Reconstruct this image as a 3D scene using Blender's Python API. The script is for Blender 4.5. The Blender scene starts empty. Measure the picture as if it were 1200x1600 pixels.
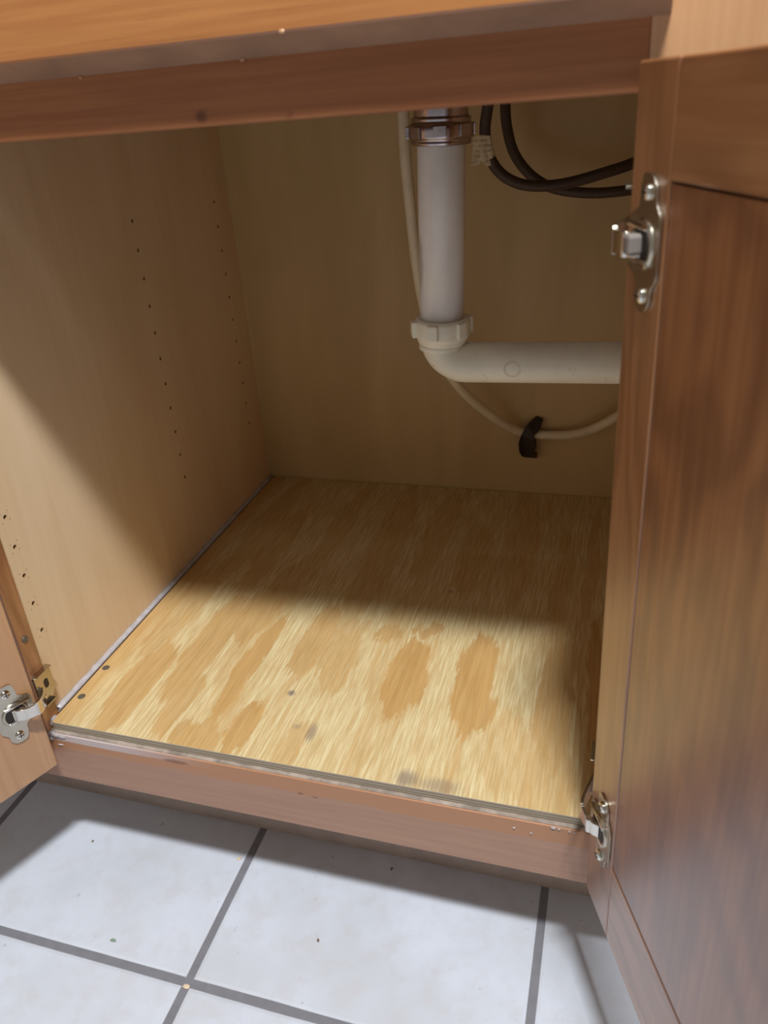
import bpy, bmesh, math, random
from mathutils import Vector, Matrix
random.seed(7)
sc = bpy.context.scene
C = sc.collection

# ------------------------------------------------------------------ camera, world, lights, exposure
cd = bpy.data.cameras.new('camera'); cam = bpy.data.objects.new('camera', cd); C.objects.link(cam)
cam.location = (0.52895, -0.45437, 0.5355)
cam.rotation_euler = (1.11709, 0.07485, 0.28832)
cd.sensor_fit = 'VERTICAL'; cd.sensor_height = 36.0; cd.lens = 36.0 * 1206.52 / 1600.0
cd.shift_x = 9.36 / 1600; cd.shift_y = -55.26 / 1600
cd.clip_start = 0.02
cd.dof.use_dof = True; cd.dof.focus_distance = 0.80; cd.dof.aperture_fstop = 9.0
sc.camera = cam

w = bpy.data.worlds.new('world'); sc.world = w; w.use_nodes = True
wb = w.node_tree.nodes['Background']; wb.inputs[0].default_value = (1.0, 0.96, 0.90, 1); wb.inputs[1].default_value = 0.24

ld = bpy.data.lights.new('ceiling_lamp', 'AREA'); ld.shape = 'RECTANGLE'; ld.size = 0.26; ld.size_y = 0.10
ld.energy = 48; ld.color = (0.95, 0.98, 1.0)
lamp = bpy.data.objects.new('ceiling_lamp', ld); C.objects.link(lamp)
lamp.location = (0.72, -0.64, 2.00)
lamp.rotation_euler = (Vector((0.25, 0.25, 0.0)) - lamp.location).to_track_quat('-Z', 'Y').to_euler()

sc.view_settings.view_transform = 'Standard'; sc.view_settings.look = 'None'
sc.view_settings.gamma = 1; sc.view_settings.use_curve_mapping = False
sc.view_settings.exposure = 0.0

# ------------------------------------------------------------------ material helpers
def s2l(c):
    return tuple((x / 255 / 12.92) if x / 255 <= .04045 else ((x / 255 + .055) / 1.055) ** 2.4 for x in c)

class NT:
    def __init__(s, name):
        s.m = bpy.data.materials.new(name); s.m.use_nodes = True
        s.t = s.m.node_tree; s.n = s.t.nodes; s.b = s.n['Principled BSDF']
        s.tc = s.n.new('ShaderNodeTexCoord').outputs['Object']
    def lk(s, a, b): s.t.links.new(a, b)
    def put(s, v, sock):
        if isinstance(v, bpy.types.NodeSocket): s.lk(v, sock)
        elif v is not None: sock.default_value = v
    def math(s, op, a, b=None, c=None, clamp=False):
        n = s.n.new('ShaderNodeMath'); n.operation = op; n.use_clamp = clamp
        s.put(a, n.inputs[0]); s.put(b, n.inputs[1]); s.put(c, n.inputs[2]); return n.outputs[0]
    def vmath(s, op, a, b=None):
        n = s.n.new('ShaderNodeVectorMath'); n.operation = op
        s.put(a, n.inputs[0]); s.put(b, n.inputs[1])
        return n.outputs['Value'] if op in ('LENGTH', 'DOT_PRODUCT') else n.outputs[0]
    def mapping(s, v, scale=(1, 1, 1), loc=(0, 0, 0)):
        n = s.n.new('ShaderNodeMapping'); s.lk(v, n.inputs[0]); n.inputs['Scale'].default_value = scale
        n.inputs['Location'].default_value = loc; return n.outputs[0]
    def noise(s, v, scale=1, detail=3, rough=.5, dist=0, col=False):
        n = s.n.new('ShaderNodeTexNoise'); s.lk(v, n.inputs['Vector']); n.inputs['Scale'].default_value = scale
        n.inputs['Detail'].default_value = detail; n.inputs['Roughness'].default_value = rough
        n.inputs['Distortion'].default_value = dist; return n.outputs['Color' if col else 'Fac']
    def ramp(s, f, stops):
        n = s.n.new('ShaderNodeValToRGB'); s.lk(f, n.inputs[0]); e = n.color_ramp.elements
        while len(e) < len(stops): e.new(.5)
        for el, (p, c) in zip(e, stops):
            el.position = p; el.color = (*c, 1) if len(c) == 3 else c
        return n.outputs[0]
    def step(s, f, lo, hi):
        n = s.n.new('ShaderNodeMapRange'); n.interpolation_type = 'SMOOTHSTEP'
        s.put(f, n.inputs[0]); n.inputs[1].default_value = lo; n.inputs[2].default_value = hi; return n.outputs[0]
    def mix(s, f, a, b, mode='MIX'):
        n = s.n.new('ShaderNodeMix'); n.data_type = 'RGBA'; n.blend_type = mode
        s.put(f, n.inputs[0])
        s.put(a if not isinstance(a, tuple) else (*a[:3], 1), n.inputs[6])
        s.put(b if not isinstance(b, tuple) else (*b[:3], 1), n.inputs[7]); return n.outputs[2]
    def bump(s, h, strength=.3, dist=.001):
        n = s.n.new('ShaderNodeBump'); s.lk(h, n.inputs['Height']); n.inputs['Strength'].default_value = strength
        n.inputs['Distance'].default_value = dist; s.lk(n.outputs[0], s.b.inputs['Normal'])
    def xyz(s, v):
        n = s.n.new('ShaderNodeSeparateXYZ'); s.lk(v, n.inputs[0]); return n.outputs
    def set(s, **k):
        for a, b in k.items():
            nm = {'color': 'Base Color', 'rough': 'Roughness', 'metal': 'Metallic', 'spec': 'Specular IOR Level',
                  'trans': 'Transmission Weight', 'sss': 'Subsurface Weight', 'coat': 'Coat Weight'}[a]
            if isinstance(b, tuple): b = (*b, 1)
            s.put(b, s.b.inputs[nm])
        return s.m

def plain(name, rgb, rough=.5, metal=0, var=.06, scale=40, **k):
    t = NT(name); c = s2l(rgb)
    n = t.noise(t.tc, scale, 4, .6)
    lo = tuple(x * (1 - var * 2) for x in c); hi = tuple(min(1, x * (1 + var * 2)) for x in c)
    return t.set(color=t.ramp(n, [(.3, lo), (.7, hi)]), rough=rough, metal=metal, **k)

def oak(name, axis, light, mid, dark, seed=0, fig=1.0, rough=.38, cath=14.0, al=1.6):
    """stained oak, grain along axis (0,1,2)"""
    t = NT(name)
    def sc3(along, across):
        v = [across] * 3; v[axis] = along; return tuple(v)
    L, M, D = s2l(light), s2l(mid), s2l(dark)
    warp = t.noise(t.mapping(t.tc, sc3(al, 7), (seed, seed * 1.7, seed * .3)), 1, 3, .55)
    rings = t.math('FRACT', t.math('MULTIPLY', warp, cath))
    rings = t.math('ABSOLUTE', t.math('SUBTRACT', rings, .5))
    rings = t.step(rings, .08, .48)
    fine = t.noise(t.mapping(t.tc, sc3(6, 160), (seed, 0, seed)), 1, 3, .6)
    pores = t.step(t.noise(t.mapping(t.tc, sc3(22, 700)), 1, 2, .5), .60, .72)
    base = t.mix(t.step(fine, .3, .7), M, L)
    big = t.noise(t.mapping(t.tc, sc3(2, 9), (3 + seed, 1, 2)), 1, 2, .5)
    base = t.mix(t.math('MULTIPLY', t.step(big, .35, .7), .45), base, M)
    base = t.mix(t.math('MULTIPLY', rings, .40 * fig), base, D)
    base = t.mix(t.math('MULTIPLY', pores, .30), base, D)
    t.bump(t.math('ADD', t.math('MULTIPLY', pores, -.6), fine), .12, .0006)
    return t, base, rough

def oakm(*a, **k):
    t, b, r = oak(*a, **k)
    t.b.inputs['Coat Weight'].default_value = .85; t.b.inputs['Coat Roughness'].default_value = .27; t.b.inputs['Coat IOR'].default_value = 1.6
    return t.set(color=b, rough=r, spec=.5)

LT, MD, DK = (178, 126, 82), (158, 104, 64), (118, 72, 42)
M = {}
M['oak_v'] = oakm('oak_vertical', 2, LT, MD, DK, 1)
M['oak_pale'] = oakm('oak_stile', 2, (208, 160, 116), (196, 146, 102), (168, 116, 76), 4, .5, cath=6)
M['oak_x'] = oakm('oak_horizontal', 0, (186, 118, 72), (166, 98, 56), (118, 66, 36), 2, .5, cath=7)
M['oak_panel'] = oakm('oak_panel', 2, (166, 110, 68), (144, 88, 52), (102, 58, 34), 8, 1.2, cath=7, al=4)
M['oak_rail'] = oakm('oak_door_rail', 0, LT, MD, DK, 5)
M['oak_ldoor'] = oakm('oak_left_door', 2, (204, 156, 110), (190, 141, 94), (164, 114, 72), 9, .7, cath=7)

# false drawer front: golden oak
M['oak_front'] = oakm('oak_drawer_front', 0, (190, 126, 68), (174, 110, 56), (148, 88, 44), 6, .45, rough=.33, cath=6)

# bottom rail: orange strip along the top, dull mauve below, thin grey smear of caulk on the left
def rail_mat():
    t, base, r = oak('oak_bottom_rail', 0, (188, 148, 124), (176, 136, 114), (150, 112, 92), 12, .35, cath=5)
    x, y, z = t.xyz(t.tc)
    nn = t.noise(t.mapping(t.tc, (9, 9, 60)), 1, 4, .6)
    edge = t.math('ADD', z, t.math('MULTIPLY', t.math('SUBTRACT', nn, .5), .016))
    o = t.step(edge, -.0295, -.0255)
    c = t.mix(t.math('MULTIPLY', o, .75), base, s2l((186, 132, 92)))
    # pale caulk smear: strongest at the left end, fading by x = .17
    fade = t.step(x, .20, .06)
    band = t.step(t.math('ADD', z, t.math('MULTIPLY', t.math('SUBTRACT', nn, .5), .004)), -.0185, -.0165)
    c = t.mix(t.math('MULTIPLY', t.math('MULTIPLY', band, fade), .8), c, s2l((206, 196, 198)))
    # small dark chips
    for (cx, cz, rx, rz) in ((.149, -.0165, .014, .0024), (.276, -.0275, .003, .0015), (.29, -.029, .004, .0012)):
        p = t.vmath('LENGTH', t.vmath('DIVIDE', t.vmath('SUBTRACT', t.tc, (cx, 0, cz)), (rx, 1, rz)))
        p = t.math('ADD', p, t.math('MULTIPLY', t.math('SUBTRACT', nn, .5), 1.2))
        c = t.mix(t.math('MULTIPLY', t.step(p, 1.1, .6), .6), c, s2l((120, 66, 48)))
    return t.set(color=c, rough=.5)
M['rail'] = rail_mat()

def top_rail_mat():
    t, base, r = oak('oak_top_rail', 0, (176, 116, 72), (158, 96, 56), (120, 70, 40), 3, .5, cath=6)
    p = t.vmath('LENGTH', t.vmath('DIVIDE', t.vmath('SUBTRACT', t.tc, (.2845, 0, .5345)), (.0045, 1, .0042)))
    nn = t.noise(t.tc, 300, 3); p = t.math('ADD', p, t.math('MULTIPLY', nn, .6))
    c = t.mix(t.math('MULTIPLY', t.step(p, 1.5, .6), .7), base, s2l((80, 44, 24)))
    return t.set(color=c, rough=.5)
M['top_rail'] = top_rail_mat()

def maple(name, tint=(236, 208, 172), tint2=(226, 196, 156)):
    t = NT(name)
    f = t.noise(t.mapping(t.tc, (10, 10, 2.2)), 1, 4, .55, .6)
    g = t.noise(t.mapping(t.tc, (120, 120, 5)), 1, 3, .6)
    c = t.mix(t.step(f, .3, .7), s2l(tint2), s2l(tint))
    c = t.mix(t.math('MULTIPLY', t.step(g, .4, .8), .12), c, s2l((190, 150, 104)))
    t.bump(g, .05, .0004)
    return t.set(color=c, rough=.45, spec=.4)
M['maple'] = maple('maple_veneer')
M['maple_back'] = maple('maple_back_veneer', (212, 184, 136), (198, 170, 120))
M['maple_edge'] = plain('raw_board', (150, 118, 82), .8)
M['hole'] = plain('hole_bore', (170, 136, 96), .9)

def plywood():
    t = NT('pine_plywood_face')
    wv = t.noise(t.mapping(t.tc, (60, 11, 1)), 1, 5, .75, 0, True)
    wv2 = t.noise(t.mapping(t.tc, (14, 9, 1), (4, 2, 0)), 1, 3, .5, 0, True)
    P = t.vmath('ADD', t.tc, t.vmath('MULTIPLY', t.vmath('SUBTRACT', wv, (.5, .5, .5)), (.030, .110, 0)))
    P = t.vmath('ADD', P, t.vmath('MULTIPLY', t.vmath('SUBTRACT', wv2, (.5, .5, .5)), (.024, .030, 0)))
    # the knot-shaped flames of late wood: centre x, centre y, half width, half length, strength
    E = [(.341, .143, .019, .062, 1.0), (.410, .148, .021, .078, 1.0), (.420, .105, .020, .030, .9), (.170, .12, .012, .085, .95), (.205, .040, .013, .035, .9),
         (.226, .178, .020, .065, .75), (.262, .150, .024, .052, .65), (.250, .20, .03, .03, .5), (.105, .155, .020, .10, .8), (.065, .07, .020, .075, .8), (.125, .06, .014, .05, .7), (.150, .27, .02, .05, .5),
         (.045, .22, .020, .11, .6), (.140, .215, .024, .055, .8), (.492, .145, .018, .11, .7), (.165, .018, .026, .028, .8),
         (.255, .018, .014, .03, .5), (.455, .06, .03, .05, .35), (.49, .03, .025, .06, .5), (.527, .18, .008, .1, .9),
         (.305, .212, .018, .014, .8), (.345, .222, .016, .012, .8), (.545, .09, .02, .08, .6),
         (.10, .36, .020, .12, .5), (.17, .40, .016, .14, .4), (.25, .38, .024, .15, .5), (.31, .44, .02, .12, .4),
         (.37, .38, .02, .09, .5), (.43, .42, .018, .13, .45), (.48, .36, .010, .12, .5), (.515, .40, .008, .14, .5), (.06, .42, .02, .14, .45)]
    ragn = t.noise(t.mapping(t.tc, (230, 14, 1), (2, 7, 0)), 1, 3, .6)
    rag = t.math('MULTIPLY', t.math('SUBTRACT', ragn, .5), .45)
    acc = None
    for cx, cy, rx, ry, st in E:
        d = t.vmath('LENGTH', t.vmath('DIVIDE', t.vmath('SUBTRACT', P, (cx, cy, 0)), (rx, ry, 1)))
        d = t.math('ADD', d, rag)
        m = t.math('MULTIPLY', t.step(d, 1.10, .90), st)
        acc = m if acc is None else t.math('MAXIMUM', acc, m)
    grn = t.noise(t.mapping(t.tc, (26, 3.2, 1), (1, 5, 0)), 1, 4, .6)
    late = t.math('MAXIMUM', acc, t.math('MULTIPLY', t.step(grn, .55, .60), .38))
    fine = t.noise(t.mapping(t.tc, (420, 22, 1)), 1, 4, .65)
    fine2 = t.noise(t.mapping(t.tc, (150, 9, 1)), 1, 3, .6)
    cream = t.mix(t.step(fine, .35, .68), s2l((204, 176, 124)), s2l((231, 214, 168)))
    cream = t.mix(t.math('MULTIPLY', t.step(fine2, .45, .75), .45), cream, s2l((208, 168, 112)))
    orange = t.mix(t.step(fine2, .3, .7), s2l((184, 138, 76)), s2l((204, 160, 98)))
    c = t.mix(t.math('MULTIPLY', late, .85), cream, orange)
    x, y, z = t.xyz(t.tc)
    # the left strip is all orange
    c = t.mix(t.math('MULTIPLY', t.step(t.math('ADD', x, t.math('MULTIPLY', fine2, .03)), .055, .03), .6), c, s2l((196, 148, 82)))
    # grey scuffs and small knots
    for (cx, cy, rx, ry, st) in ((.272, .047, .006, .014, .6), (.232, .095, .005, .005, .9), (.3734, .014, .012, .012, .7),
                                 (.4045, .012, .022, .010, .5), (.355, .30, .004, .004, .6), (.255, .052, .005, .004, .4)):
        d = t.vmath('LENGTH', t.vmath('DIVIDE', t.vmath('SUBTRACT', t.tc, (cx, cy, 0)), (rx, ry, 1)))
        d = t.math('ADD', d, t.math('MULTIPLY', t.math('SUBTRACT', fine, .5), 1.4))
        c = t.mix(t.math('MULTIPLY', t.step(d, 1.2, .3), st), c, s2l((134, 118, 108)))
    t.bump(t.math('ADD', fine, t.math('MULTIPLY', late, .3)), .25, .0008)
    return t.set(color=c, rough=.55, spec=.3)
M['ply'] = plywood()

def plyedge():
    t = NT('plywood_edge'); x, y, z = t.xyz(t.tc)
    l = t.math('FRACT', t.math('MULTIPLY', z, 330))
    l = t.step(t.math('ADD', l, t.math('MULTIPLY', t.noise(t.mapping(t.tc, (20, 1, 200)), 1, 3), .5)), .5, .9)
    c = t.mix(l, s2l((138, 124, 102)), s2l((176, 164, 146)))
    return t.set(color=c, rough=.85)
M['plyedge'] = plyedge()
M['caulk'] = plain('grey_white_caulk', (190, 184, 186), .35, var=.10, scale=90)
M['caulk_dirty'] = plain('grimy_caulk_ledge', (160, 146, 134), .6, var=.2, scale=60)
M['nickel'] = plain('nickel_plate', (196, 188, 172), .26, 1, var=.05)
M['nickel_bright'] = plain('bright_nickel', (225, 220, 210), .14, 1, var=.03)
M['dark_steel'] = plain('dark_slot', (60, 54, 48), .5, .6)
M['grey_plastic'] = plain('grey_plastic', (132, 122, 116), .5)
M['pvc'] = plain('cream_pvc', (236, 229, 208), .38, var=.04, scale=22, spec=.5)
M['screw'] = plain('dark_screw', (120, 114, 104), .5, .6)
M['black'] = plain('black_plastic', (52, 40, 34), .5, var=.1)
M['hose'] = plain('braided_hose', (74, 58, 48), .55, var=.12, scale=400)
M['kick'] = plain('toe_kick_board', (186, 166, 154), .7)
M['bevel_shade'] = plain('shaded_bevel', (158, 124, 100), .5, var=.12, scale=18)  # duller brown: shade under the drawer front put into the colour
M['crumb_brown'] = plain('brown_speck', (120, 100, 78), .9)
M['crumb_green'] = plain('greenish_speck', (140, 160, 140), .9)
M['crumb_peach'] = plain('peach_flake', (228, 206, 176), .8)

def pvc_stained():
    t = NT('stained_cream_pvc'); c = s2l((236, 229, 208))
    n = t.noise(t.tc, 22, 4, .6)
    col = t.ramp(n, [(.3, tuple(x * .9 for x in c)), (.7, tuple(min(1, x * 1.06) for x in c))])
    x, y, z = t.xyz(t.tc)
    q = t.vmath('MULTIPLY', t.vmath('SUBTRACT', t.tc, (.4435, 0, .3200)), (1, 0, 1))
    d = t.vmath('LENGTH', q); ring = t.math('ABSOLUTE', t.math('SUBTRACT', d, .0066))
    m = t.math('MULTIPLY', t.step(ring, .0016, .0004), t.step(n, .35, .55))
    col = t.mix(t.math('MULTIPLY', m, .4), col, s2l((176, 152, 116)))
    d2 = t.noise(t.mapping(t.tc, (60, 60, 60)), 1, 4, .7)
    col = t.mix(t.math('MULTIPLY', t.step(d2, .62, .72), .35), col, s2l((150, 132, 110)))
    return t.set(color=col, rough=.38, sss=.0)
M['pvc_arm'] = pvc_stained()

def tailpiece():
    t = NT('milky_plastic'); n = t.noise(t.mapping(t.tc, (20, 20, 8)), 1, 4, .6)
    c = t.mix(t.step(n, .3, .7), s2l((212, 205, 198)), s2l((232, 226, 220)))
    x, y, z = t.xyz(t.tc)
    st = t.vmath('LENGTH', t.vmath('DIVIDE', t.vmath('SUBTRACT', t.tc, (.365, .195, .41)), (.006, .03, .035)))
    c = t.mix(t.math('MULTIPLY', t.step(t.math('ADD', st, n), 1.5, .9), .45), c, s2l((150, 124, 104)))
    m = t.set(color=c, rough=.32)
    t.b.inputs['Subsurface Weight'].default_value = .35
    t.b.inputs['Subsurface Radius'].default_value = (.012, .012, .014)
    t.b.inputs['Subsurface Scale'].default_value = 1.0
    return m
M['milky'] = tailpiece()
M['tube'] = plain('ivory_tube', (232, 218, 190), .45, var=.04)

def tagmat():
    t = NT('paper_tag'); x, y, z = t.xyz(t.tc)
    n = t.noise(t.tc, 260, 3, .6)
    rows = t.math('FRACT', t.math('MULTIPLY', z, 190))
    txt = t.math('MULTIPLY', t.step(rows, .5, .6), t.step(n, .48, .56))
    return t.set(color=t.mix(t.math('MULTIPLY', txt, .55), s2l((214, 198, 164)), s2l((120, 104, 80))), rough=.6)
M['tag'] = tagmat()

GX, GY, TP = 0.1815, -0.0985, 0.31
def tiles():
    t = NT('glazed_tile_floor'); x, y, z = t.xyz(t.tc)
    wob = t.math('MULTIPLY', t.math('SUBTRACT', t.noise(t.tc, 14, 3), .5), .0016)
    def line(v, g):
        f = t.math('FRACT', t.math('ADD', t.math('DIVIDE', t.math('SUBTRACT', v, g), TP), 10.5))
        return t.math('ADD', t.math('MULTIPLY', t.math('ABSOLUTE', t.math('SUBTRACT', f, .5)), TP), wob)
    d = t.math('MINIMUM', line(x, GX), line(y, GY))
    g = t.step(d, .0046, .0036)
    n1 = t.noise(t.tc, 9, 4, .6); n2 = t.noise(t.tc, 38, 4, .65)
    c = t.mix(t.step(n1, .3, .7), s2l((204, 208, 216)), s2l((216, 222, 234)))
    c = t.mix(t.math('MULTIPLY', t.step(n2, .45, .7), .35), c, s2l((200, 196, 198)))
    sp = t.step(t.noise(t.tc, 120, 2, .4), .74, .78)
    c = t.mix(t.math('MULTIPLY', sp, .35), c, s2l((150, 140, 132)))
    gc = t.mix(t.noise(t.tc, 90, 3), s2l((116, 116, 122)), s2l((138, 138, 144)))
    c = t.mix(g, c, gc)
    h = t.math('SUBTRACT', t.math('MULTIPLY', n1, .15), t.step(d, .0075, .0036))
    t.bump(h, .5, .0012)
    rg = t.math('ADD', t.math('MULTIPLY', g, .45), .33)
    return t.set(color=c, rough=rg, spec=.35)
M['tile'] = tiles()
M['wall'] = plain('painted_wall', (214, 206, 192), .8)

# ------------------------------------------------------------------ mesh helpers
def link(name, bm, mat, parent=None, loc=None, rz=None, smooth=False, bevel=0):
    me = bpy.data.meshes.new(name)
    bmesh.ops.recalc_face_normals(bm, faces=bm.faces[:])
    bm.to_mesh(me); bm.free()
    mats = mat if isinstance(mat, (list, tuple)) else [mat]
    for m_ in mats: me.materials.append(m_)
    o = bpy.data.objects.new(name, me); C.objects.link(o)
    if parent: o.parent = parent
    if loc: o.location = loc
    if rz is not None: o.rotation_euler = (0, 0, rz)
    if smooth:
        for p in me.polygons: p.use_smooth = True
    if bevel:
        md = o.modifiers.new('bevel', 'BEVEL'); md.width = bevel; md.segments = 2; md.limit_method = 'ANGLE'
        md.angle_limit = math.radians(40)
    return o

def box(bm, x0, x1, y0, y1, z0, z1, mi=0, mat=None):
    M_ = Matrix.Translation(((x0 + x1) / 2, (y0 + y1) / 2, (z0 + z1) / 2)) @ Matrix.Diagonal((x1 - x0, y1 - y0, z1 - z0, 1))
    if mat is not None: M_ = mat @ M_
    r = bmesh.ops.create_cube(bm, size=1, matrix=M_)
    for f in {f for v_ in r['verts'] for f in v_.link_faces}: f.material_index = mi
    return r['verts']

def cyl(bm, p0, p1, r0, r1=None, seg=24, mi=0, caps=True):
    p0, p1 = Vector(p0), Vector(p1); d = p1 - p0
    M_ = Matrix.Translation((p0 + p1) / 2) @ d.to_track_quat('Z', 'Y').to_matrix().to_4x4()
    r = bmesh.ops.create_cone(bm, cap_ends=caps, segments=seg, radius1=r0, radius2=r0 if r1 is None else r1, depth=d.length, matrix=M_)
    for f in {f for v_ in r['verts'] for f in v_.link_faces}: f.material_index = mi; f.smooth = len(f.verts) == 4
    return r['verts']

def lathe(bm, prof, origin, axis=(0, 0, 1), seg=48, mi=0, lobes=0, lob=0, lobe_rng=None):
    """prof: list of (h, r) along the axis"""
    q = Vector(axis).to_track_quat('Z', 'Y').to_matrix(); o = Vector(origin); rings = []
    for i, (h, r) in enumerate(prof):
        ring = []
        for k in range(seg):
            a = 2 * math.pi * k / seg; rr = r
            if lobes and lobe_rng[0] <= i <= lobe_rng[1]:
                rr += lob * max(-1, min(1, 3 * math.cos(lobes * a)))
            ring.append(bm.verts.new(o + q @ Vector((rr * math.cos(a), rr * math.sin(a), h))))
        rings.append(ring)
    for a, b in zip(rings, rings[1:]):
        for k in range(seg):
            f = bm.faces.new((a[k], a[(k + 1) % seg], b[(k + 1) % seg], b[k])); f.material_index = mi; f.smooth = True
    for r_ in (rings[0], rings[-1]):
        try: f = bm.faces.new(r_); f.material_index = mi
        except ValueError: pass

def catmull(pts, n=8):
    P = [Vector(p) for p in pts]; out = []
    for i in range(len(P) - 1):
        a = P[i - 1] if i else P[0] * 2 - P[1]; b, c = P[i], P[i + 1]; d = P[i + 2] if i + 2 < len(P) else P[-1] * 2 - P[-2]
        for k in range(n):
            t = k / n
            out.append(.5 * ((2 * b) + (c - a) * t + (2 * a - 5 * b + 4 * c - d) * t * t + (3 * b - a - 3 * c + d) * t ** 3))
    out.append(P[-1]); return out

def sweep(bm, path, rad, seg=20, mi=0, caps=True):
    path = [Vector(p) for p in path]; N = len(path)
    R_ = rad if isinstance(rad, (list, tuple)) else [rad] * N
    tn = [(path[min(i + 1, N - 1)] - path[max(i - 1, 0)]).normalized() for i in range(N)]
    up = Vector((0, 1, 0)) if abs(tn[0].y) < .9 else Vector((1, 0, 0))
    nrm = (up - tn[0] * up.dot(tn[0])).normalized(); rings = []
    for i in range(N):
        nrm = (nrm - tn[i] * nrm.dot(tn[i])).normalized(); bn = tn[i].cross(nrm)
        rings.append([bm.verts.new(path[i] + (nrm * math.cos(2 * math.pi * k / seg) + bn * math.sin(2 * math.pi * k / seg)) * R_[i]) for k in range(seg)])
    for a, b in zip(rings, rings[1:]):
        for k in range(seg):
            f = bm.faces.new((a[k], a[(k + 1) % seg], b[(k + 1) % seg], b[k])); f.smooth = True; f.material_index = mi
    if caps:
        for r_ in (rings[0], rings[-1]): bm.faces.new(r_).material_index = mi

def prism(bm, outline, lo, hi, T=None, mi=0):
    """outline of (a, b) extruded along c; T maps (a, b, c) to a point"""
    T = T or (lambda a, b, c: Vector((a, b, c)))
    A = [bm.verts.new(T(a, b, lo)) for a, b in outline]; B = [bm.verts.new(T(a, b, hi)) for a, b in outline]
    n = len(A); fs = [bm.faces.new(A), bm.faces.new(B[::-1])]
    for i in range(n): fs.append(bm.faces.new((A[i], A[(i + 1) % n], B[(i + 1) % n], B[i])))
    for f in fs: f.material_index = mi

def tag(o, label=None, cat=None, group=None, kind=None):
    if label: o['label'] = label
    if cat: o['category'] = cat
    if group: o['group'] = group
    if kind: o['kind'] = kind
    return o

# ------------------------------------------------------------------ setting
FZ = -0.1880
bm = bmesh.new(); box(bm, -1.6, 2.2, -1.6, .60, FZ - .02, FZ)
tag(link('floor', bm, M['tile']), kind='structure')
bm = bmesh.new(); box(bm, -1.6, 2.2, .60, .66, FZ, 1.2)
tag(link('wall_back', bm, M['wall']), kind='structure')

# ------------------------------------------------------------------ base cabinet
cab = bpy.data.objects.new('base_cabinet', None); C.objects.link(cab); cab.location = (0, 0, 0)
tag(cab, 'oak kitchen sink base cabinet with both doors open above the tiled floor', 'cabinet')
DI, TOPZ, RB, SX = .570, .700, -.0704, .006

# left side panel with three columns of real shelf-pin holes
def side_with_holes():
    bm = bmesh.new(); z0, z1 = -.0095, TOPZ
    cols = [(.0369, [.2177 + .032 * (6 - k) for k in range(11)]), (.3310, [.4346 - .032 * k for k in range(11)]), (.5270, [.4298 - .032 * k for k in range(11)])]
    hw, r, dp = .005, .0022, .009
    ycur = .0
    for yc, zs in cols:
        v = [bm.verts.new(p) for p in ((0, ycur, z0), (0, yc - hw, z0), (0, yc - hw, z1), (0, ycur, z1))]; bm.faces.new(v)
        zs = [z for z in sorted(zs) if z > z0 + hw]; zc = z0
        for z in zs:
            bm.faces.new([bm.verts.new(p) for p in ((0, yc - hw, zc), (0, yc + hw, zc), (0, yc + hw, z - hw), (0, yc - hw, z - hw))])
            n = 24; out = []; inn = []; back = []
            for k in range(n):
                a = 2 * math.pi * (k + .5) / n; ca, sa = math.cos(a), math.sin(a); s_ = hw / max(abs(ca), abs(sa))
                out.append(bm.verts.new((0, yc + ca * s_, z + sa * s_)))
                inn.append(bm.verts.new((0, yc + ca * r, z + sa * r))); back.append(bm.verts.new((-dp, yc + ca * r, z + sa * r)))
            for k in range(n):
                j = (k + 1) % n
                bm.faces.new((out[k], out[j], inn[j], inn[k]))
                bm.faces.new((inn[k], inn[j], back[j], back[k])).material_index = 1
                if (k + 1) % 6 == 0:   # square corner
                    a = 2 * math.pi * (k + 1) / n; c_ = bm.verts.new((0, yc + math.copysign(hw, math.cos(a + .001)) if abs(math.cos(a)) > .1 else yc, z))
                    bm.verts.remove(c_)
            bm.faces.new(back).material_index = 1
            zc = z + hw
        bm.faces.new([bm.verts.new(p) for p in ((0, yc - hw, zc), (0, yc + hw, zc), (0, yc + hw, z1), (0, yc - hw, z1))])
        ycur = yc + hw
    bm.faces.new([bm.verts.new(p) for p in ((0, ycur, z0), (0, DI + .012, z0), (0, DI + .012, z1), (0, ycur, z1))])
    # body behind the veneer
    Y1 = DI + .012; X0 = -.016
    for q in (((0, 0, z0), (X0, 0, z0), (X0, Y1, z0), (0, Y1, z0)), ((0, 0, z1), (X0, 0, z1), (X0, Y1, z1), (0, Y1, z1)),
              ((0, 0, z0), (X0, 0, z0), (X0, 0, z1), (0, 0, z1)), ((0, Y1, z0), (X0, Y1, z0), (X0, Y1, z1), (0, Y1, z1)),
              ((X0, 0, z0), (X0, Y1, z0), (X0, Y1, z1), (X0, 0, z1))):
        bm.faces.new([bm.verts.new(p) for p in q])
    bmesh.ops.remove_doubles(bm, verts=bm.verts[:], dist=1e-6)
    for v in bm.verts:
        if v.co.y < .0192: v.co.y = max(v.co.y, .0192)
    return bm
link('side_panel', side_with_holes(), [M['maple'], M['hole']], cab)
bm = bmesh.new(); box(bm, .600, .616, .0192, DI + .012, -.0095, TOPZ); link('side_panel', bm, M['maple'], cab)
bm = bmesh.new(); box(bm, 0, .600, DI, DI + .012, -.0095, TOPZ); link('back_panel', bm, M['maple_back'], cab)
bm = bmesh.new(); box(bm, -.016, .616, .0192, DI + .012, -.0215, -.0095); link('bottom_panel', bm, M['maple_edge'], cab)
bm = bmesh.new(); box(bm, -.016, .616, .0192, DI + .012, TOPZ, TOPZ + .02); link('light_block_lid', bm, M['maple_edge'], cab)  # unseen lid in place of a countertop, added to stop light leaking in
bm = bmesh.new(); box(bm, -.400, .640, .075, .088, FZ, -.0220); link('toe_kick', bm, M['kick'], cab)

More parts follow.
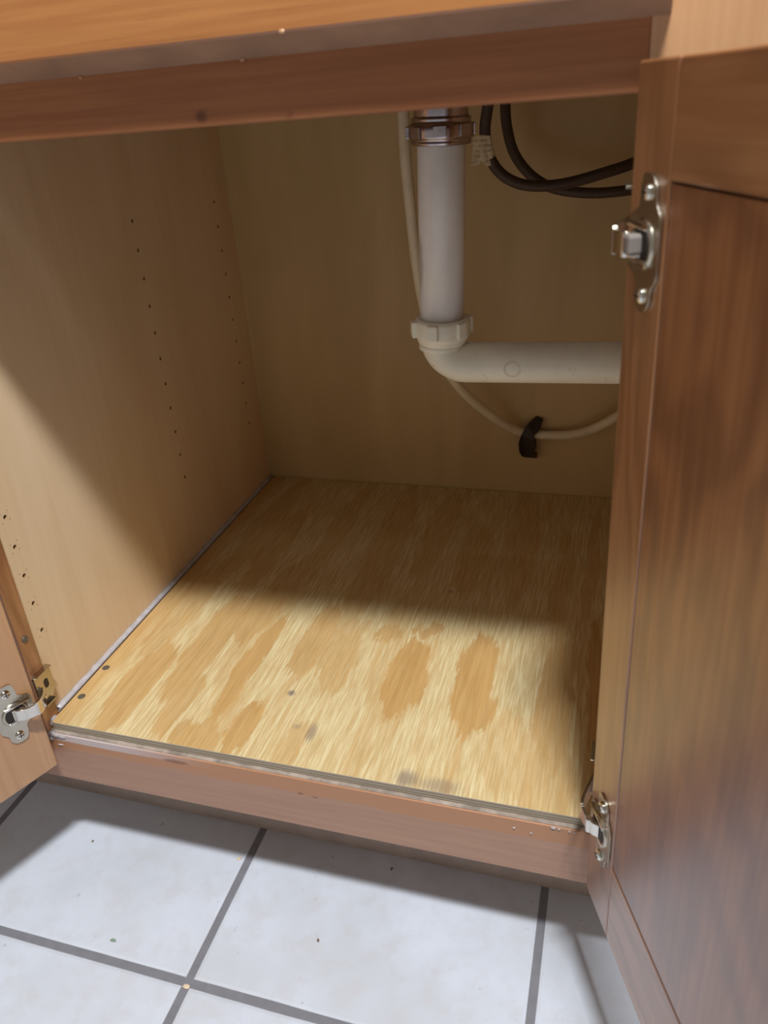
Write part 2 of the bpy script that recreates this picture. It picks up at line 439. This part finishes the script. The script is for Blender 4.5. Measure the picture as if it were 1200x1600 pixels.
# face frame
bm = bmesh.new(); box(bm, -.040, SX, 0, .019, -.0095, TOPZ); link('stile', bm, M['oak_v'], cab, bevel=.0008)
bm = bmesh.new(); box(bm, .535, .640, 0, .019, RB, TOPZ)
link('stile', bm, M['oak_pale'], cab, bevel=.0008)['label'] = 'wide pale oak stile at the right'
bm = bmesh.new(); box(bm, SX, .535, 0, .019, .5288, TOPZ); link('top_rail', bm, M['top_rail'], cab, bevel=.0010)
bm = bmesh.new(); box(bm, -.040, .535, 0, .019, RB, -.0095); link('bottom_rail', bm, M['rail'], cab, bevel=.0008)

# false drawer front above the opening
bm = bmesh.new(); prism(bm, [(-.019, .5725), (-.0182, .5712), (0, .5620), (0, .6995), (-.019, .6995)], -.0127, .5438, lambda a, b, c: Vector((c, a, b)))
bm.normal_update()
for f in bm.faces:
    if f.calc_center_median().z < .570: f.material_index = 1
link('drawer_front', bm, [M['oak_front'], M['bevel_shade']], cab)['label'] = 'golden oak false drawer front'

# dried drips of finish on the rail and drawer front
for (x, y, z, r) in ((.3496, -.0190, .5716, .0012), (.3163, -.0012, .5618, .0010), (.2080, -.0010, .5612, .0008), (.5430, -.0170, .5705, .0030)):
    bm = bmesh.new(); bmesh.ops.create_uvsphere(bm, u_segments=12, v_segments=8, radius=r, matrix=Matrix.Translation((x, y, z)) @ Matrix.Diagonal((1.5, .6, 1, 1)))
    link('drip', bm, M['oak_pale'], cab, smooth=True)

# caulk: bead along the left wall, blob in the front corner, flakes by the right end
bm = bmesh.new(); N = 40; pr = []
for i in range(N + 1):
    y = .0195 + (.568 - .0195) * i / N; w_ = .0052 + .0010 * math.sin(i * 1.9) + .0006 * math.sin(i * 4.3); h = .0048 + .0010 * math.sin(i * 2.7)
    pr.append([bm.verts.new(p) for p in ((.0001, y, .0000), (.0060, y, .0002), (.0034, y, h * .22), (.0014, y, h * .42), (.0001, y, h * .62))])
for a, b in zip(pr, pr[1:]):
    for k in range(4): bm.faces.new((a[k], a[k + 1], b[k + 1], b[k])).smooth = True
    bm.faces.new((a[4], a[0], b[0], b[4]))
bm.faces.new(pr[0]); bm.faces.new(pr[-1])
link('caulk_bead', bm, M['caulk'], cab)
bm = bmesh.new()
for (x, y, z, a, b, c) in ((.0085, .001, -.0105, .0042, .0022, .0028), (.013, -.0004, -.0112, .0050, .0012, .0020), (.0072, -.0006, -.0158, .0018, .0016, .0020),
                           (.0205, -.0003, -.0118, .0050, .0010, .0016), (.0068, .010, -.002, .0016, .0060, .0050)):
    bmesh.ops.create_icosphere(bm, subdivisions=3, radius=1, matrix=Matrix.Translation((x, y, z)) @ Matrix.Diagonal((a, b, c, 1)))
for v in bm.verts: v.co += Vector((random.uniform(-1, 1), random.uniform(-1, 1), random.uniform(-1, 1))) * .00022
link('caulk_blob', bm, M['caulk'], cab, smooth=True)
for (x, z, a, c) in ((.502, -.0105, .0024, .0012), (.5065, -.0107, .0013, .0008), (.515, -.0112, .0010, .0008), (.519, -.0113, .0010, .0008), (.470, -.0190, .0012, .0007), (.484, -.0215, .0010, .0006), (.016, -.0228, .0036, .0006)):
    bm = bmesh.new(); bmesh.ops.create_icosphere(bm, subdivisions=2, radius=1, matrix=Matrix.Translation((x, -.0002, z)) @ Matrix.Diagonal((a, .0010, c, 1)))
    link('caulk_flake', bm, M['caulk'], cab, smooth=True)
bm = bmesh.new(); box(bm, SX, .535, .0015, .0190, -.0098, -.0088)
link('rail_ledge', bm, M['caulk_dirty'], cab)
# screw set in the inner edge of the left stile
bm = bmesh.new(); lathe(bm, [(0, .0034), (.0010, .0034), (.0014, .0026), (.0008, .0012)], (SX, .0085, .1010), (1, 0, 0), 20)
link('screw', bm, M['screw'], cab)

# ------------------------------------------------------------------ doors
def build_door(name, corner, ang, side, width, zb, zt, hinges, label, omat, pmat, st=.0420, rbz=.0760, rtz=.050):
    """local x runs outward from the hinge edge, inner face lies on y = 0; k = direction of the inner side"""
    k = -1 if side == 'r' else 1
    a = math.radians(ang)
    rz = math.atan2(-math.cos(a), math.sin(a) if side == 'r' else -math.sin(a))
    T = .019; y0, y1 = (0, T) if side == 'r' else (-T, 0)
    bm = bmesh.new(); box(bm, 0, st, y0, y1, zb, zt); box(bm, width - st, width, y0, y1, zb, zt)
    d = link('door', bm, omat, cab, (corner[0], corner[1], 0), rz, bevel=.0012)
    d['label'] = label
    for za, zc in ((zb, zb + rbz), (zt - rtz, zt)):
        bm = bmesh.new(); box(bm, st, width - st, y0, y1, za, zc); link('door_rail', bm, M['oak_rail'], d, bevel=.0012)
    # recessed panel with a small ovolo bead round it on the inner side
    def inn(d0, d1): return (d0, d1) if side == 'r' else (-d1, -d0)
    g = .0018; px0, px1, pz0, pz1 = st + g, width - st - g, zb + rbz + g, zt - rtz - .0010
    bm = bmesh.new()
    box(bm, px0, px1, *inn(.0003, .0100), pz0, pz1)
    box(bm, st - .006, width - st + .006, *inn(.0085, .0120), zb + rbz - .006, zt - rtz + .006)
    link('door_panel', bm, pmat, d)
    Minv = (Matrix.Translation((corner[0], corner[1], 0)) @ Matrix.Rotation(rz, 4, 'Z')).inverted()
    for hz, clip in hinges:
        hinge(d, hz, k, Minv, clip)
    return d

def rounded(pts, r=.002, n=4):
    out = []; m = len(pts)
    for i in range(m):
        p0, p, p1 = Vector(pts[i - 1]), Vector(pts[i]), Vector(pts[(i + 1) % m])
        d0, d1 = (p0 - p), (p1 - p); q = min(r, d0.length * .45, d1.length * .45)
        A, B = p + d0.normalized() * q, p + d1.normalized() * q
        for j in range(n + 1):
            t = j / n; out.append(tuple(A * (1 - t) ** 2 + p * 2 * t * (1 - t) + B * t * t))
    return out

def hinge(door, hz, k, Minv, clip):
    h = bpy.data.objects.new('hinge', None)
    bm = bmesh.new(); W = lambda u, z, w_: Vector((u, k * w_, hz + z))
    # wing plate on the door's inner face: wide waist, narrower rounded ears
    out = rounded([(.0275, -.0330), (.0330, -.0270), (.0330, -.0200), (.0390, -.0145), (.0390, .0145), (.0330, .0200), (.0330, .0270), (.0275, .0330), (.0170, .0330),
                   (.0150, .0240), (.0150, .0170), (.0035, .0120), (.0035, -.0120), (.0150, -.0170), (.0150, -.0240), (.0170, -.0330)], .004)
    prism(bm, out, .0002, .0016, W, 0)
    # cup rim and its dark well
    cyl(bm, W(.0215, 0, .0014), W(.0215, 0, .0030), .0128, .0118, 32, 0)
    cyl(bm, W(.0215, 0, .0028), W(.0215, 0, .0033), .0100, .0100, 32, 2)
    for z in (-.0245, .0245):
        lz = W(.0240, z, .0014); ax = (0, k, 0)
        lathe(bm, [(0, .0042), (.0012, .0042), (.0024, .0030), (.0028, .0015)], lz, ax, 20, 1)
        box(bm, -.0026, .0026, -.0002, .0002, -.0005, .0005, 2, Matrix.Translation(W(.0240, z, .0042)))
        box(bm, -.0005, .0005, -.0002, .0002, -.0026, .0026, 2, Matrix.Translation(W(.0240, z, .0042)))
    # clip: bracket wrapped on the inner edge of the stile
    cx, cy, cz, sx = clip
    def CW(a, b, c): return Minv @ Vector((cx + sx * a, cy + b, cz + c))
    outc = rounded([(-.0010, -.0150), (.0150, -.0150), (.0215, -.0070), (.0215, .0190), (-.0010, .0190)], .0022)
    prism(bm, outc, .0000, .0030, lambda a, b, c: CW(c, a, b), 0)
    prism(bm, rounded([(.001, .0190), (.0205, .0190), (.0205, .0208), (.001, .0208)], .0006), .0000, .0070, lambda a, b, c: CW(c, a, b), 0)
    prism(bm, rounded([(.001, -.0165), (.0150, -.0165), (.0150, -.0150), (.001, -.0150)], .0006), .0000, .0070, lambda a, b, c: CW(c, a, b), 0)
    slot = [(.0120 + .0030 * math.cos(t), .0040 + (.0022 if math.sin(t) > 0 else -.0022) + .0030 * math.sin(t)) for t in [2 * math.pi * i / 20 for i in range(20)]]
    prism(bm, slot, .0029, .0033, lambda a, b, c: CW(c, a, b), 2)
    lathe(bm, [(0, .0034), (.0014, .0030), (.0020, .0014)], CW(.003, .0045, -.0085), (Minv.to_3x3() @ Vector((sx, 0, 0))).normalized(), 18, 1)
    # arm from the clip, arched over the door edge into the cup
    A = CW(.0040, .0040, -.0020); B = CW(.0095, -.0030, -.0020)
    if k < 0: path = catmull([CW(.0035, .0040, -.0020), CW(.0050, -.0020, -.0020), W(.0000, 0, .0070), W(.0090, 0, .0090), W(.0190, 0, .0070), W(.0235, 0, .0030)], 7)
    else: path = catmull([A, B, W(.0020, 0, .0120), W(.0110, 0, .0125), W(.0190, 0, .0085), W(.0235, 0, .0030)], 7)
    N_ = len(path); prev = None
    for i, p in enumerate(path):
        tg = (path[min(i + 1, N_ - 1)] - path[max(i - 1, 0)]).normalized(); side_ = Vector((0, 0, 1)); nn = tg.cross(side_).normalized()
        ww = .0072 if i < N_ * .5 else .0058; th = .0012
        ring = [bm.verts.new(p + side_ * s1 * ww + nn * s2 * th) for s1, s2 in ((-1, -1), (1, -1), (1, 1), (-1, 1))]
        if prev:
            for j in range(4): bm.faces.new((prev[j], prev[(j + 1) % 4], ring[(j + 1) % 4], ring[j])).material_index = 1 if j in (0, 2) else 0
        else: bm.faces.new(ring)
        prev = ring
    bm.faces.new(prev)
    # raised cheeks and adjusting screw beside the arm
    for z in (-.0082, .0082): cyl(bm, W(.0060, z, .0022), W(.0300, z, .0022), .0017, .0017, 12, 1)
    cyl(bm, W(.0165, -.0062, .0080), W(.0165, .0062, .0080), .0026, .0026, 16, 1)
    o = link('hinge', bm, [M['nickel'], M['nickel_bright'], M['dark_steel']], door, bevel=.0003)
    bpy.data.objects.remove(h); o.name = 'hinge'
    return o

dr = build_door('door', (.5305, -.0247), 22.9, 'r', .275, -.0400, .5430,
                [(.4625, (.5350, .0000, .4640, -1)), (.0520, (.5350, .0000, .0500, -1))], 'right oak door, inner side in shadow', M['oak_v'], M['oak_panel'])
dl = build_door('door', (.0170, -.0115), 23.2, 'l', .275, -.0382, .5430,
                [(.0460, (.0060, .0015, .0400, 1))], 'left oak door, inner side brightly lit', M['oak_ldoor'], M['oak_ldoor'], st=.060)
# soft-close block on the upper hinge of the right door
h0 = [c for c in dr.children if c.name.startswith('hinge')][0]
bm = bmesh.new(); box(bm, .0140, .0250, -.0102, -.0020, .4578, .4680)
link('hinge_damper', bm, M['grey_plastic'], dr, bevel=.0018)

# ------------------------------------------------------------------ plywood sheet
bm = bmesh.new(); box(bm, SX + .0008, .598, .0055, .5685, -.0088, 0)
for f in bm.faces: f.material_index = 0 if abs(f.normal.z) > .5 else 1
ply = link('plywood_sheet', bm, [M['ply'], M['plyedge']], bevel=.0004)
tag(ply, 'bare pine plywood sheet with orange grain flames lying in the cabinet bottom', 'board')
for x, y in ((.0135, .0905), (.0150, .0447)):
    bm = bmesh.new(); lathe(bm, [(-.001, .0040), (.0003, .0040), (.0005, .0034), (.0001, .0018)], (x, y, 0), (0, 0, 1), 20)
    link('screw', bm, M['screw'], ply)

# ------------------------------------------------------------------ drain pipe
dp = bpy.data.objects.new('drain_pipe', None); C.objects.link(dp); dp.location = (.380, .20, .32)
tag(dp, 'white plastic sink drain pipe turning right, hanging from a metal nut', 'pipe')
OFF = Vector(dp.location)
def dpart(name, bm, mat, **k):
    bmesh.ops.translate(bm, verts=bm.verts[:], vec=(0, 0, 0)); o = link(name, bm, mat, dp, **k); o.location = -OFF; return o
ax0, ax1 = Vector((.3792, .20, .345)), Vector((.3866, .20, .560)); axd = (ax1 - ax0).normalized()
bm = bmesh.new(); lathe(bm, [(0, .0193), (.158, .0193), (.160, .0193)], ax0 + Vector((0, 0, -.004)), axd, 56)
dpart('tailpiece', bm, M['milky'])['label'] = 'milky white straight tube'
# chrome coupling nut
nz = (ax0 + axd * (.5000 - .345)); bm = bmesh.new()
lathe(bm, [(0, .0205), (.0005, .0236), (.0022, .0244), (.0036, .0238), (.0048, .0244), (.0060, .0262), (.0150, .0262), (.0162, .0240), (.0175, .0234), (.0195, .0240), (.0205, .0234), (.0215, .0205)], nz, axd, 72, 0, 0)
lathe(bm, [(.0180, .0215), (.0500, .0215), (.0505, .0180)], nz, axd, 48)
for k_ in range(8):
    a = 2 * math.pi * k_ / 8 + .2; R_ = Matrix.Rotation(a, 4, 'Z')
    box(bm, .0245, .0276, -.0050, .0050, .0062, .0148, 0, Matrix.Translation(nz) @ R_)
dpart('coupling_nut', bm, M['nut'] if 'nut' in M else plain('tarnished_chrome', (186, 176, 180), .22, 1, var=.15, scale=60), bevel=.0006)
# pvc slip nut with lugs
bm = bmesh.new(); sz = Vector((.3795, .20, .3375))
lathe(bm, [(0, .0200), (.0015, .0212), (.0040, .0222), (.0060, .0228), (.0075, .0245), (.0200, .0245), (.0222, .0240), (.0232, .0225), (.0232, .0196)], sz, axd, 72)
for k_ in range(6):
    a = 2 * math.pi * k_ / 6 + .42; R_ = Matrix.Rotation(a, 4, 'Z')
    box(bm, .0225, .0274, -.0048, .0048, .0080, .0222, 0, Matrix.Translation(sz) @ R_)
dpart('slip_nut', bm, M['pvc'], bevel=.0014)
# elbow and arm, running right and then back to the wall
bend = [Vector((.3792, .20, .3440)), Vector((.3790, .20, .3410))]
cxb, czb, rb = .3790 + .0215, .3415, .0215
for i in range(0, 13):
    a = math.pi + (math.pi / 2) * i / 12; bend.append(Vector((cxb + rb * math.cos(a), .20, czb + rb * math.sin(a))))
for i in range(1, 9): bend.append(Vector((.4005 + .1345 * i / 8, .20, .3200 + .0021 * i / 8)))
bx, by = .535, .235
for i in range(1, 9):
    a = -math.pi / 2 + (math.pi / 2) * i / 8; bend.append(Vector((bx + .035 * math.cos(a), by + .035 * math.sin(a), .3221)))
bend += [Vector((.570, .35, .322)), Vector((.570, .5695, .322))]
bm = bmesh.new(); sweep(bm, bend, [.0196] * 2 + [.0192 - (.0192 - .0178) * min(1, i / 8) for i in range(len(bend) - 2)], 48)
dpart('elbow_arm', bm, M['pvc_arm'])['label'] = 'cream elbow with its horizontal arm'
bm = bmesh.new(); lathe(bm, [(0, .0188), (.0010, .0206), (.0060, .0206), (.0068, .0190)], (.3790, .20, .3332), (0, 0, 1), 56)
dpart('elbow_collar', bm, M['pvc'])

# ------------------------------------------------------------------ hoses, tube, clip
h1 = [(.3856, .45, .5600), (.3850, .45, .5365), (.3813, .45, .5197), (.3782, .45, .5001), (.3795, .45, .4841), (.3862, .45, .4644), (.4001, .45, .4493), (.421, .45, .4404),
      (.4484, .452, .4383), (.4745, .455, .4412), (.5055, .462, .4480), (.5280, .475, .4530), (.546, .505, .4580), (.556, .550, .462), (.558, .5695, .463)]
bm = bmesh.new(); sweep(bm, catmull([(.3862, .45, .6995), (.3862, .45, .62)] + h1, 7), .0060, 18)
hs1 = tag(link('supply_hose', bm, M['hose']), 'dark water supply hose wearing a crumpled pale paper tag', 'hose', 'dark supply hoses under the sink')
bm = bmesh.new()
tp = [(.3838, .4445, .4925), (.3745, .4435, .4940), (.3662, .4460, .4915), (.3640, .4485, .4760), (.3622, .4470, .4605), (.3700, .4430, .4640), (.3768, .4420, .4672), (.3800, .4425, .4618), (.3850, .4440, .4625), (.3893, .4465, .4672), (.3868, .4470, .4800)]
F = [bm.verts.new(p) for p in tp]; B = [bm.verts.new(Vector(p) + Vector((.0004, .0009, 0))) for p in tp]
ctr = bm.verts.new((.3760, .4415, .4780)); ctb = bm.verts.new((.3762, .4426, .4780)); n = len(F)
for i in range(n):
    bm.faces.new((F[i], F[(i + 1) % n], ctr)); bm.faces.new((B[(i + 1) % n], B[i], ctb)); bm.faces.new((F[i], B[i], B[(i + 1) % n], F[(i + 1) % n]))
tagc = [(.0058 * math.cos(a), .0058 * math.sin(a)) for a in [2 * math.pi * i / 20 for i in range(20)]]
cyl(bm, (.3776, .45, .4940), (.3835, .45, .4690), .0060, .0062, 20)
link('paper_tag', bm, M['tag'], hs1)['label'] = 'crumpled pale paper tag with faint print'
h2 = [(.3860, .520, .560), (.3898, .520, .5350), (.3900, .520, .5165), (.3921, .520, .4955), (.3995, .518, .4705), (.4145, .515, .4495), (.4340, .513, .4345), (.4560, .512, .4262), (.4925, .512, .4215),
      (.5300, .515, .4228), (.548, .525, .425), (.556, .552, .428), (.556, .5695, .429)]
bm = bmesh.new(); sweep(bm, catmull([(.3880, .520, .6995), (.3865, .520, .62)] + h2, 7), .0060, 18)
tag(link('supply_hose', bm, M['hose']), 'dark untagged supply hose, the right one crossing under the tagged hose', 'hose', 'dark supply hoses under the sink')

tb = [(.2960, .42, .6995), (.2962, .42, .60), (.2965, .42, .5431), (.2963, .42, .5192), (.2964, .42, .4750), (.2975, .425, .4215), (.2995, .43, .3660), (.3040, .437, .3130), (.3150, .447, .2535),
      (.3300, .470, .2080), (.3480, .500, .1690), (.3740, .530, .1320), (.3998, .552, .1060), (.4180, .5595, .0985), (.4360, .5600, .0975), (.4730, .555, .1015), (.5023, .545, .1155), (.5300, .535, .1370), (.5520, .53, .158), (.566, .545, .175), (.570, .5695, .18)]
bm = bmesh.new(); sweep(bm, catmull(tb, 8), 0.0064, 18)
tag(link('plastic_tube', bm, M['tube']), 'thin ivory plastic tube looping behind the drain pipe to the black clip', 'tube')

# black clip: bowed strap screwed to the back panel, wrapping the tube
bm = bmesh.new()
cl = [(.4225, .1215), (.4335, .1202), (.4302, .1085), (.4262, .1040), (.4232, .1010), (.4228, .0920), (.4262, .0850), (.4236, .0760), (.4222, .0722), (.4268, .0700), (.4258, .0590), (.4110, .0612), (.4050, .0640), (.4020, .0740), (.4012, .0880), (.4055, .1020), (.4120, .1130)]
cl = [(x + .002, z) for x, z in cl]
def clipT(a, b, c):
    s_ = (b - .0900) / .031; bow = .0195 * math.sqrt(max(0, 1 - s_ * s_ * .98)) if c < 0 else .0195 * math.sqrt(max(0, 1 - s_ * s_ * .98)) * .8
    return Vector((a, DI - .0006 + (c if c < 0 else 0) - bow + (0.0 if c < 0 else .0006), b))
prism(bm, rounded(cl, .0010, 2), -.0020, .0000, clipT)
bmesh.ops.triangulate(bm, faces=[f for f in bm.faces if len(f.verts) > 4])
tag(link('cable_clip', bm, M['black']), 'black plastic clip holding the ivory tube on the back panel', 'clip')

# ------------------------------------------------------------------ crumbs on the tiles
cr = [((.0599, -.0562), 'crumb_green', .0022, 'greenish crumb on the white tile near the bottom left grout line'),
      ((.1600, -.0800), 'crumb_peach', .0026, 'peach coloured flake lying on the crossing of two grout lines'),
      ((.2709, -.0047), 'crumb_brown', .0013, 'tiny brown speck in the middle of the large central tile'),
      ((-.0366, .0450), 'crumb_brown', .0013, 'small dark speck on the left tile just outside the shadow'),
      ((.1480, .0640), 'crumb_peach', .0020, 'pale sliver on the left tile beside the grout line at the shadow edge'),
      ((.3226, .0920), 'crumb_brown', .0014, 'small dark speck on the shaded tile under the cabinet edge')]
cr = [((.529 + (x - .529) * .9394, -.454 + (y + .454) * .9394), m_, r, l) for (x, y), m_, r, l in cr]
for (x, y), m_, r, lab in cr:
    bm = bmesh.new(); bmesh.ops.create_icosphere(bm, subdivisions=2, radius=r)
    for v in bm.verts:
        v.co = Vector((v.co.x * 1.3, v.co.y * .8, v.co.z * .4)) * (1 + random.uniform(-.25, .25))
    zmin = min(v.co.z for v in bm.verts)
    tag(link('crumb', bm, M[m_], loc=(x, y, FZ - zmin), rz=random.uniform(0, 3)), lab, 'crumb', 'crumbs on the tiled floor')
